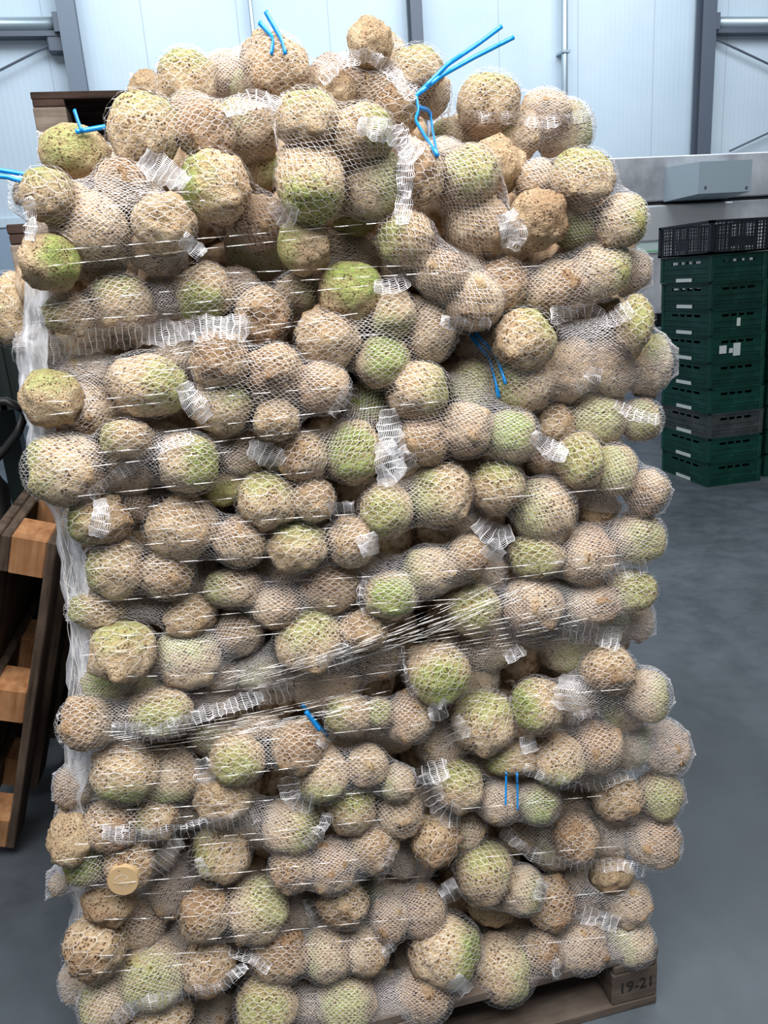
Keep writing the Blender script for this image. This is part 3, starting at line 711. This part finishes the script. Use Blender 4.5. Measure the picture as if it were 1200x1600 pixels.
order = []
for bi, b in enumerate(BAGS):
    for ri, r in enumerate(b['roots']):
        order.append((1 if len(r) > 5 else 0, bi, ri))
order.sort(key=lambda t: (t[0], BAGS[t[1]]['off'] > .1, t[1], t[2]))
ELL = []                       # ellipsoids: center, inverse matrix, bag
for layer, bi, ri in order:
    b = BAGS[bi]; r = b['roots'][ri]
    x, y, rx, ry = map(float, r[:4]); look = r[4]
    c, rr, dv, sc_ = place(x, y, rx, ry, layer, b['off'])
    rX, rY = rx / FPX * sc_, ry / FPX * sc_; rD = (rX + rY) / 2
    right, up, to = Vector(CX), Vector(CY), Vector(-CF)
    g = look.lower(); tilt = rng.uniform(.25, .6)
    if g == 'c': z = (to + up * rng.uniform(-.35, .35) + right * rng.uniform(-.35, .35)).normalized()
    elif g in ('n', 's', 'e', 'w', 'ne'):
        dirs = {'n': up, 's': -up, 'e': right, 'w': -right, 'ne': (up + right).normalized()}
        z = (dirs[g] + to * tilt).normalized()
    elif g == 'x': z = (-to + up * .2 - right * .1).normalized()
    else: z = (-to * rng.uniform(.5, 1) + up * rng.uniform(-.9, .9) + right * rng.uniform(-.9, .9)).normalized()
    xa = (right - z * right.dot(z))
    if xa.length < .35: xa = (up - z * up.dot(z))
    xa.normalize(); ya = z.cross(xa).normalized()
    def ext(a): return math.sqrt((rX * a.dot(right)) ** 2 + (rY * a.dot(up)) ** 2 + (rD * a.dot(to)) ** 2)
    S = (ext(xa), ext(ya), ext(z))
    o = link('celeriac', CEL[rng.randrange(12)])
    Rm = Matrix((xa, ya, z)).transposed()
    o.matrix_world = Matrix.Translation(Vector(c)) @ Rm.to_4x4() @ Matrix.Diagonal((S[0], S[1], S[2], 1))
    gs = 1.0 if look.isupper() else (.7 if look in ('n', 's', 'e', 'w', 'c', 'ne') else .12)
    o.color = (gs, 1.0 if look in ('r', 'x') else rng.uniform(.35, .85), rng.uniform(0, .4) + (.35 if look == 'r' else 0), 1)
    if look == 'x':
        a = MB(); a.tube([(0, 0, -.5), (0, 0, -1.06)], [.62, .57], 28); a.build('cut_face', M_CUT, o, False)['label'] = 'flat sawn-off tan face'
    b.setdefault('objs', []).append((x, y, o, look))
    b.setdefault('ell', []).append((np.array(c), np.array(Rm) @ np.diag(1 / np.array(S)) @ np.array(Rm).T, max(S), rr))
    ELL.append((np.array(c), np.array(Rm) @ np.diag(1 / np.array(S)) @ np.array(Rm).T, bi))

ordw = ['', 'second', 'third', 'fourth', 'fifth', 'sixth', 'seventh', 'eighth']
seen = set()
for b in BAGS:
    ob = sorted(b['objs'], key=lambda t: t[0]); n = len(ob)
    for k, (x, y, o, look) in enumerate(ob):
        if n == 1: pos = 'alone'
        elif k == 0: pos = 'leftmost' if n > 2 else 'left one'
        elif k == n - 1: pos = 'rightmost' if n > 2 else 'right one'
        elif n == 3: pos = 'middle one'
        else: pos = ordw[k] + ' from left' if k <= n // 2 else ordw[n - 1 - k] + ' from right'
        lab = '%s, %s in %s' % (LOOK[look], pos, b['short'])
        if len(lab.split()) > 16: print('LONG', lab)
        if lab in seen: print('DUP', lab)
        seen.add(lab)
        tag(o, lab, 'celeriac', 'celeriac roots in the mesh bags')

# ------------------------------------------------------------------ net geometry
CEN = np.array([e[0] for e in ELL]); INV = np.array([e[1] for e in ELL])
def ray_depth(x, y):
    """scene y of the first root surface along the ray, or None"""
    d = ray(x, y); o_ = CAM - CEN
    A = np.einsum('nij,j->ni', INV, d); B = np.einsum('nij,nj->ni', INV, o_)
    a = (A * A).sum(1); bq = (A * B).sum(1); cq = (B * B).sum(1) - 1.0
    disc = bq * bq - a * cq; ok = disc > 0
    if not ok.any(): return None
    t = (-bq[ok] - np.sqrt(disc[ok])) / a[ok]; t = t[t > 0]
    return float(t.min() * d[1]) if len(t) else None

def ribbons(segs_a, segs_b, nrm, w):
    """flat knitted tape; arrays (n,3)"""
    t = segs_b - segs_a; L_ = np.linalg.norm(t, axis=1, keepdims=True); L_[L_ == 0] = 1; t = t / L_
    s = np.cross(t, nrm); sl = np.linalg.norm(s, axis=1, keepdims=True); sl[sl == 0] = 1; s = s / sl * (w / 2)
    n = len(t); V = np.empty((n, 4, 3)); e = t * (w * .25)
    V[:, 0] = segs_a - s - e; V[:, 1] = segs_a + s - e; V[:, 2] = segs_b + s + e; V[:, 3] = segs_b - s + e
    Fq = np.arange(n * 4).reshape(n, 4)
    return V.reshape(-1, 3), Fq

def bag_net(b):
    ell = b['ell']; c = np.array([e[0] for e in ell]); R = np.array([e[2] for e in ell]); Ms = [e[1] for e in ell]
    mean = c.mean(0); view = mean - CAM; view /= np.linalg.norm(view)
    if b['ang'] is not None:
        a_ = math.radians(b['ang']); ax = math.cos(a_) * CX + math.sin(a_) * CY
    elif len(c) > 1:
        dv = c - mean; dv = dv - np.outer(dv @ view, view) * .7
        u, s_, vt = np.linalg.svd(dv); ax = vt[0]
        if abs(ax @ CX) < .75: ax = ax * .3 + CX * np.sign(ax @ CX) * .7 
    else: ax = CX + .15 * CY
    ax = ax - view * (ax @ view) * .6; ax /= np.linalg.norm(ax)
    if ax @ CX < 0: ax = -ax
    e1 = np.cross(view, ax); e1 /= np.linalg.norm(e1); e2 = np.cross(ax, e1)
    s_i = (c - mean) @ ax
    smin, smax = (s_i - R).min() - .001, (s_i + R).max() + .001
    p1 = (c - mean) @ e1; p2 = (c - mean) @ e2
    rad = max(np.max(np.abs(p1) + R), np.max(np.abs(p2) + R))
    h = .0044
    Ns = max(20, int((smax - smin) / .0035)); Nt = max(36, int(2 * math.pi * rad * .80 / h))
    S = np.linspace(smin, smax, Ns + 1); T = np.linspace(0, 2 * math.pi, Nt, endpoint=False)
    ct, st_ = np.cos(T), np.sin(T)
    rr = np.full((Ns + 1, Nt), .012)
    for k in range(len(c)):
        sup = p1[k] * ct + p2[k] * st_ + R[k] * 1.03
        pen = np.maximum(0, np.abs(S - s_i[k]) - R[k] * .6) * 1.2
        rr = np.maximum(rr, sup[None, :] - pen[:, None])
    P = mean + S[:, None, None] * ax + rr[..., None] * (ct[None, :, None] * e1 + st_[None, :, None] * e2)
    endw = .022
    for i, k in ((0, 0), (Ns, -1)):
        near = c[np.argmin(s_i)] if i == 0 else c[np.argmax(s_i)]
        q = near - mean; ctr = mean + S[i] * ax + (q @ e1) * e1 + (q @ e2) * e2
        P[i] = ctr + view * .035 + ct[:, None] * e1 * endw + st_[:, None] * e2 * .004
    def relax(P, n, infl=1.035):
        for it in range(n):
            A = (np.roll(P, 1, 1) + np.roll(P, -1, 1)) * .5
            Bq = P.copy(); Bq[1:-1] = (P[2:] + P[:-2]) * .5
            Q = P.copy(); Q[1:-1] = .25 * P[1:-1] + .45 * A[1:-1] + .30 * Bq[1:-1]
            for k in range(len(c)):
                d = Q - c[k]; q = np.linalg.norm(d @ Ms[k].T, axis=-1) / infl
                f = np.where(q < 1, 1 / np.maximum(q, .2), 1.0)
                Q = c[k] + d * f[..., None]
            Q[0], Q[-1] = P[0], P[-1]
            P = Q
        return P
    # settle a coarse net first, then the fine one
    ia = np.linspace(0, Ns, max(8, Ns // 4) + 1); ja = np.linspace(0, Nt, max(12, Nt // 4), endpoint=False)
    Pc = relax(P[np.round(ia).astype(int)][:, np.round(ja).astype(int) % Nt], 90)
    def up(Pc, n, axis, wrap):
        m = Pc.shape[axis]; u = np.linspace(0, m, n, endpoint=False) if wrap else np.linspace(0, m - 1, n)
        i0 = np.floor(u).astype(int); f = u - i0
        i1 = (i0 + 1) % m if wrap else np.minimum(i0 + 1, m - 1)
        sh = [1, 1, 1]; sh[axis] = n; f = f.reshape(sh)
        return np.take(Pc, i0, axis) * (1 - f) + np.take(Pc, i1, axis) * f
    P = relax(up(up(Pc, Ns + 1, 0, False), Nt, 1, True), 22, 1.10)
    P = P + nrng.normal(0, .0006, P.shape)
    dS = np.gradient(P, axis=0); dT = np.roll(P, -1, 1) - np.roll(P, 1, 1)
    Nn = np.cross(dT, dS); Nn /= np.maximum(np.linalg.norm(Nn, axis=-1, keepdims=True), 1e-9)
    outw = P - P.mean(1, keepdims=True)
    if (Nn * outw).sum() < 0: Nn = -Nn
    # hexagonal knit: neighbouring chains lean together and touch at every other course
    P2 = np.roll(P, -1, 1); P0 = np.roll(P, 1, 1)
    sg = np.where(np.add.outer(np.arange(Ns + 1), np.arange(Nt)) % 2 == 0, 1.0, -1.0)[..., None]
    K = P + np.where(sg > 0, P2 - P, P - P0) * (.27 * sg)
    K2 = np.roll(K, -1, 1)
    lk = (sg[..., 0] > 0)
    A1, B1, N1 = K[:-1].reshape(-1, 3), K[1:].reshape(-1, 3), Nn[:-1].reshape(-1, 3)
    A2, B2, N2 = K[lk], K2[lk], Nn[lk]
    k1 = (N1 @ view) < .25; k2 = (N2 @ view) < .25      # the side pressed into the pile is never seen
    Va, Fa = ribbons(A1[k1], B1[k1], N1[k1], .00050); Vb, Fb = ribbons(A2[k2], B2[k2], N2[k2], .00055)
    V = np.concatenate([Va, Vb]); Fq = np.concatenate([Fa, Fb + len(Va)])
    return V, Fq, mean

def resample(pts, step):
    pts = np.array(pts, float); seg = np.linalg.norm(np.diff(pts, axis=0), axis=1); cum = np.concatenate([[0], np.cumsum(seg)])
    n = max(3, int(cum[-1] / step)); u = np.linspace(0, cum[-1], n)
    # gentle smoothing by cubic-ish interpolation
    out = np.stack([np.interp(u, cum, pts[:, k]) for k in range(2)], 1)
    for _ in range(3): out[1:-1] = .5 * out[1:-1] + .25 * (out[2:] + out[:-2])
    return out
def fill(D, default):
    D = np.array([np.nan if v is None else v for v in D], float)
    if np.isnan(D).all(): return np.full(len(D), default)
    idx = np.arange(len(D)); ok = ~np.isnan(D)
    return np.interp(idx, idx[ok], D[ok])
def parse(s): return [tuple(map(float, p.split(','))) for p in s.split()]

def hem_mesh(b, width, path):
    c = resample(parse(path), 5.0); n = len(c)
    t = np.gradient(c, axis=0); t /= np.maximum(np.linalg.norm(t, axis=1, keepdims=True), 1e-6)
    nn = np.stack([-t[:, 1], t[:, 0]], 1)
    rows = 6; off = b['off']
    G = np.zeros((n, rows, 3)); D = np.zeros((n, rows)); W_ = width * (1 + .14 * np.sin(np.arange(n) * .55 + len(path)) + .08 * np.sin(np.arange(n) * 1.7)) * np.clip(.8 + .1 * np.minimum(np.arange(n), np.arange(n)[::-1]), 0, 1)
    px = np.zeros((n, rows, 2))
    for j in range(rows):
        o_ = (j / (rows - 1) - .5)
        px[:, j] = c + nn * (W_ * o_)[:, None] + nrng.normal(0, .9, (n, 2))
        D[:, j] = fill([ray_depth(*p) for p in px[:, j]], YF + off + .04)
    lim = np.minimum.accumulate(np.full(n, 9.0))
    for _ in range(25):
        S_ = D.copy(); S_[1:-1] = (D[2:] + D[:-2]) * .5
        S_[:, 1:-1] = .5 * S_[:, 1:-1] + .25 * (S_[:, 2:] + S_[:, :-2])
        D = np.minimum(D, S_)
    D -= .015
    D += .004 * np.sin(np.arange(n) * .9)[:, None] * np.linspace(-1, 1, rows)[None]
    for j in range(rows):
        for i in range(n):
            G[i, j] = at_y(px[i, j, 0], px[i, j, 1], D[i, j])
    dS = np.gradient(G, axis=0); dT = np.gradient(G, axis=1); Nn = np.cross(dT, dS); Nn /= np.maximum(np.linalg.norm(Nn, axis=-1, keepdims=True), 1e-9)
    Nn = np.where(((G - CAM) * Nn).sum(-1, keepdims=True) > 0, -Nn, Nn)
    # cross stripes (thick), length threads (fine)
    st = slice(0, n, 1)
    V1, F1 = ribbons(G[::2, :-1].reshape(-1, 3), G[::2, 1:].reshape(-1, 3), Nn[::2, :-1].reshape(-1, 3), .0013)
    Gf = np.stack([G[:, 0] + (G[:, -1] - G[:, 0]) * u for u in np.linspace(0, 1, 2)], 1)
    # finer length threads by interpolating rows
    us = np.linspace(0, rows - 1, max(7, int(width / 2.2)))
    i0 = np.minimum(us.astype(int), rows - 2); f_ = (us - i0)[None, :, None]
    H = G[:, i0] * (1 - f_) + G[:, i0 + 1] * f_; HN = Nn[:, i0]
    V2, F2 = ribbons(H[:-1].reshape(-1, 3), H[1:].reshape(-1, 3), HN[:-1].reshape(-1, 3), .0008)
    e = [0, -1]
    V3, F3 = ribbons(G[:-1][:, e].reshape(-1, 3), G[1:][:, e].reshape(-1, 3), Nn[:-1][:, e].reshape(-1, 3), .0008)
    V = np.concatenate([V1, V2, V3]); Fq = np.concatenate([F1, F2 + len(V1), F3 + len(V1) + len(V2)])
    return V, Fq

for b in BAGS:
    V, Fq, mean = bag_net(b)
    root = empty('mesh_bag', tuple(mean))
    tag(root, 'white mesh sack: ' + b['short'], 'mesh bag', 'mesh bags stacked on the pallet')
    link('net', mesh_np('net', V - mean, Fq, M_NET), root)
    for w, p in b['hems']:
        V, Fq = hem_mesh(b, w, p)
        link('hem', mesh_np('hem', V - mean, Fq, M_HEM), root)['label'] = 'dense white hem band'
    for p in b['ties']:
        c = resample(parse(p), 4.0); D = fill([ray_depth(*q) for q in c], YF + b['off'] + .02)
        D = np.minimum(D, np.median(D) + .05)
        for _ in range(40):
            S_ = D.copy(); S_[1:-1] = (D[2:] + D[:-2]) * .5; D = np.minimum(D, S_)
        wv = nrng.normal(0, 1, len(c)).cumsum() * .0006
        pts = [at_y(q[0], q[1], d - .012 + w_) - mean for q, d, w_ in zip(c, D, wv)]
        a = MB(); a.tube(pts, .0038, 6, .5); a.build('drawstring', M_TIE, root, True)['label'] = 'blue plastic twine'

# loose blue twine ends sticking out to the left of the pile
for p, lab in (('-30,262 0,266 30,271 58,276', 'upper blue twine end stretched from the left edge to the pile'), ('-30,275 12,276 26,282 44,282', 'lower kinked blue twine end at the left of the pile')):
    c = resample(parse(p), 4.0); a = MB(); a.tube([at_y(q[0], q[1], YF + .05) for q in c], .0034, 6, .6)
    tag(a.build('twine_end', M_TIE, None, True), lab, 'twine')

# ------------------------------------------------------------------ stretched wrap strands round the pile
wrap = empty('pallet_wrap', (.22, YF, .15)); tag(wrap, 'clear stretched netting and film wound round the stacked bags', 'pallet wrap')
LEFT = [(380, 40), (540, 30), (640, 45), (740, 50), (830, 110), (950, 115), (1060, 115), (1130, 100), (1230, 100), (1340, 85), (1420, 115), (1560, 120)]
def left_x(y): return float(np.interp(y, [a for a, _ in LEFT], [b_ for _, b_ in LEFT]))
SA, SB, SN = [], [], []
def strand(x0, y0, x1, y1, sag=0.0):
    n = max(8, int(abs(x1 - x0) / 7)); xs = np.linspace(x0, x1, n); u = np.linspace(0, 1, n)
    ys = y0 + (y1 - y0) * u + sag * np.sin(u * math.pi) + nrng.normal(0, .5, n).cumsum() * .25
    D = fill([ray_depth(x, y) for x, y in zip(xs, ys)], YF + .05) - .007
    for _ in range(220):
        S_ = D.copy(); S_[1:-1] = (D[2:] + D[:-2]) * .5; D = np.minimum(D, S_)
    P = np.array([at_y(x, y, d) for x, y, d in zip(xs, ys, D)])
    SA.append(P[:-1]); SB.append(P[1:]); v = CAM - P[:-1]; SN.append(v / np.linalg.norm(v, axis=1, keepdims=True))
sr = random.Random(11)
for y in range(392, 1545, 29):
    yy = y + sr.uniform(-7, 7); xl = left_x(yy) + sr.uniform(0, 60); ln = sr.uniform(260, 620)
    if sr.random() < .3: xl += sr.uniform(60, 260)
    sl = -.085 + sr.uniform(-.03, .03)
    strand(xl, yy, min(xl + ln, 880), yy + sl * (min(xl + ln, 880) - xl), sr.uniform(-4, 6))
for q in ((195, 284, 335, 278), (150, 303, 310, 300), (160, 322, 320, 312), (260, 478, 640, 440), (280, 430, 640, 415), (250, 551, 520, 498), (240, 547, 430, 528)):
    strand(*q)
for k in range(13):                       # twisted bundle across the centre
    strand(330 + sr.uniform(-20, 60), 1086 + k * 1.1 - 14, 830 + sr.uniform(-60, 30), 905 + k * 2.6, sr.uniform(4, 18))
for k in range(10): strand(170, 1150 + k * 3, 560 + sr.uniform(-50, 60), 1075 + k * 4, 6)
for k in range(8): strand(600 + sr.uniform(-20, 20), 1000 + k * 6, 860 + sr.uniform(-30, 60), 940 + k * 9, 3)
for y in (770, 880, 895, 1000, 1085, 1255, 1330, 1400, 1470):
    strand(700 + sr.uniform(0, 100), y + 10, 990, y - 12 + sr.uniform(-5, 5))
A, B, NN = map(np.concatenate, (SA, SB, SN))
_t = (B - A) / np.maximum(np.linalg.norm(B - A, axis=1, keepdims=True), 1e-9); _tw = np.cumsum(nrng.uniform(.0, 1.0, len(A))); _sd = np.cross(_t, NN)
NN = NN * np.cos(_tw)[:, None] + _sd * np.sin(_tw)[:, None]      # twisted tape: glints come and go along it
V, Fq = ribbons(A, B, NN, .0009); wl = np.array([.22, YF, .15])
tag(link('strands', mesh_np('strands', V - wl, Fq, M_WRAP), wrap), 'taut horizontal shiny strands')
# crumpled film down the left flank
rows, cols = 90, 26
G = np.zeros((rows, cols, 3))
ys = np.linspace(300, 1560, rows)
film_left = [(300, 40), (420, 40), (520, 30), (560, 22), (640, 38), (700, 42), (790, 74), (860, 82), (915, 96), (960, 104), (1000, 102), (1060, 106), (1130, 106), (1180, 104), (1240, 92), (1310, 84), (1380, 92), (1420, 112), (1560, 116)]
for i, y in enumerate(ys):
    xl = float(np.interp(y, [a_ for a_, _ in film_left], [b_ for _, b_ in film_left]))
    p = at_y(xl, y, YF + .11)
    for j in range(cols):
        u = j / (cols - 1)
        # runs from just behind the front bags round the corner and back along the flank
        ang = u * math.pi * .5
        if u < .35: q = np.array([p[0] + .05 * (1 - u / .35) ** 1.2, YF + .075 + .035 * u / .35, p[2]])
        else: q = np.array([p[0] + .02 * (u - .35), YF + .11 + .62 * ((u - .35) / .65), p[2]])
        nz = noise.noise(Vector((q[0] * 9, q[1] * 14, q[2] * 16))) * .014 + noise.noise(Vector((q[0] * 30, q[1] * 40, q[2] * 50))) * .005
        G[i, j] = q + np.array([nz, nz * .4, 0])
idx = np.arange(rows * cols).reshape(rows, cols)
Fq = np.stack([idx[:-1, :-1], idx[:-1, 1:], idx[1:, 1:], idx[1:, :-1]], -1).reshape(-1, 4)
tag(link('film', mesh_np('film', G.reshape(-1, 3) - wl, Fq, M_FILM, True), wrap), 'crumpled whitish clear film')
# loose film threads hanging at the left flank
SA, SB, SN = [], [], []
for k in range(60):
    y0 = sr.uniform(780, 1300); y1 = y0 + sr.uniform(60, 260); x0 = float(np.interp(y0, [a_ for a_, _ in film_left], [b_ for _, b_ in film_left])) + sr.uniform(2, 40)
    x1 = float(np.interp(y1, [a_ for a_, _ in film_left], [b_ for _, b_ in film_left])) + sr.uniform(2, 60)
    P = np.array([at_y(x0 + (x1 - x0) * u + 4 * math.sin(u * 7 + k), y0 + (y1 - y0) * u, YF + .09) for u in np.linspace(0, 1, 14)])
    SA.append(P[:-1]); SB.append(P[1:]); v = CAM - P[:-1]; SN.append(v / np.linalg.norm(v, axis=1, keepdims=True))
V, Fq = ribbons(*map(np.concatenate, (SA, SB, SN)), .0007)
tag(link('loose_threads', mesh_np('loose_threads', V - wl, Fq, M_WRAP), wrap), 'loose hanging threads')

# ------------------------------------------------------------------ roots deeper inside the pile
SKX = [0, 40, 100, 170, 250, 430, 500, 580, 690, 720, 800, 930, 1000, 1010, 1200]
SKY = [400, 275, 222, 175, 110, 90, 130, 90, 170, 235, 215, 275, 380, 440, 440]
import bmesh
bm = bmesh.new(); bmesh.ops.create_icosphere(bm, subdivisions=2, radius=1.0)
sv = np.array([v.co for v in bm.verts]); sf = np.array([[v.index for v in f.verts] for f in bm.faces]); bm.free()
VV, FF = [], []; nv = 0
stp = .092
xs = np.arange(PX0 + .05, PX1 - .02, stp); zs = np.arange(.19, 1.80, stp); yv = np.arange(YF + .185, YF + .78, stp)
for iz, z in enumerate(zs):
    for iy, y in enumerate(yv):
        for ix, x in enumerate(xs):
            shell = iy == 0 or ix in (0, len(xs) - 1) or z > 1.36 or iy == len(yv) - 1
            if not shell: continue
            r = rng.uniform(.043, .053)
            p = np.array([x + rng.uniform(-.012, .012) + (stp / 2 if iz % 2 else 0) * (ix < len(xs) - 1), y + rng.uniform(-.012, .012), z + rng.uniform(-.012, .012)])
            dz = (p - CAM) @ CF; px_, py_ = 600 + FPX * ((p - CAM) @ CX) / dz, 800 - FPX * ((p - CAM) @ CY) / dz
            if py_ - r * FPX / dz < np.interp(px_, SKX, SKY) + 22: continue       # stays under the top bags
            if px_ > 985 - 30 + r * 0 or px_ < 60: continue
            if np.min(np.linalg.norm(CEN - p, axis=1)) < .07: continue
            o = Vector((x * 40, y * 40, z * 40))
            d = np.array([.10 * noise.noise(Vector(q) * 1.6 + o) for q in sv])
            VV.append(p + sv * (1 + d)[:, None] * r); FF.append(sf + nv); nv += len(sv)
M_CELIN, _N, _L, _b = new_mat('inner_celeriac_skin', srgb(196, 164, 124), .8)
_tc = _N.new('ShaderNodeTexCoord'); _n = noise_node(_N, _L, _tc.outputs['Object'], 60, 5, .65)
_r = ramp(_N, [(.36, srgb(130, 98, 76)), (.5, srgb(190, 164, 134)), (.68, srgb(222, 202, 174))]); _L.new(_n.outputs[0], _r.inputs[0]); _L.new(_r.outputs[0], _b.inputs['Base Color'])
o = link('celeriac_heap', mesh_np('celeriac_heap', np.concatenate(VV), np.concatenate(FF), M_CELIN, True))
tag(o, 'celeriac packed deeper inside the pile behind the front bags', 'celeriac heap', None, 'stuff')
print('ROOTS', len(ELL), 'BAGS', len(BAGS))
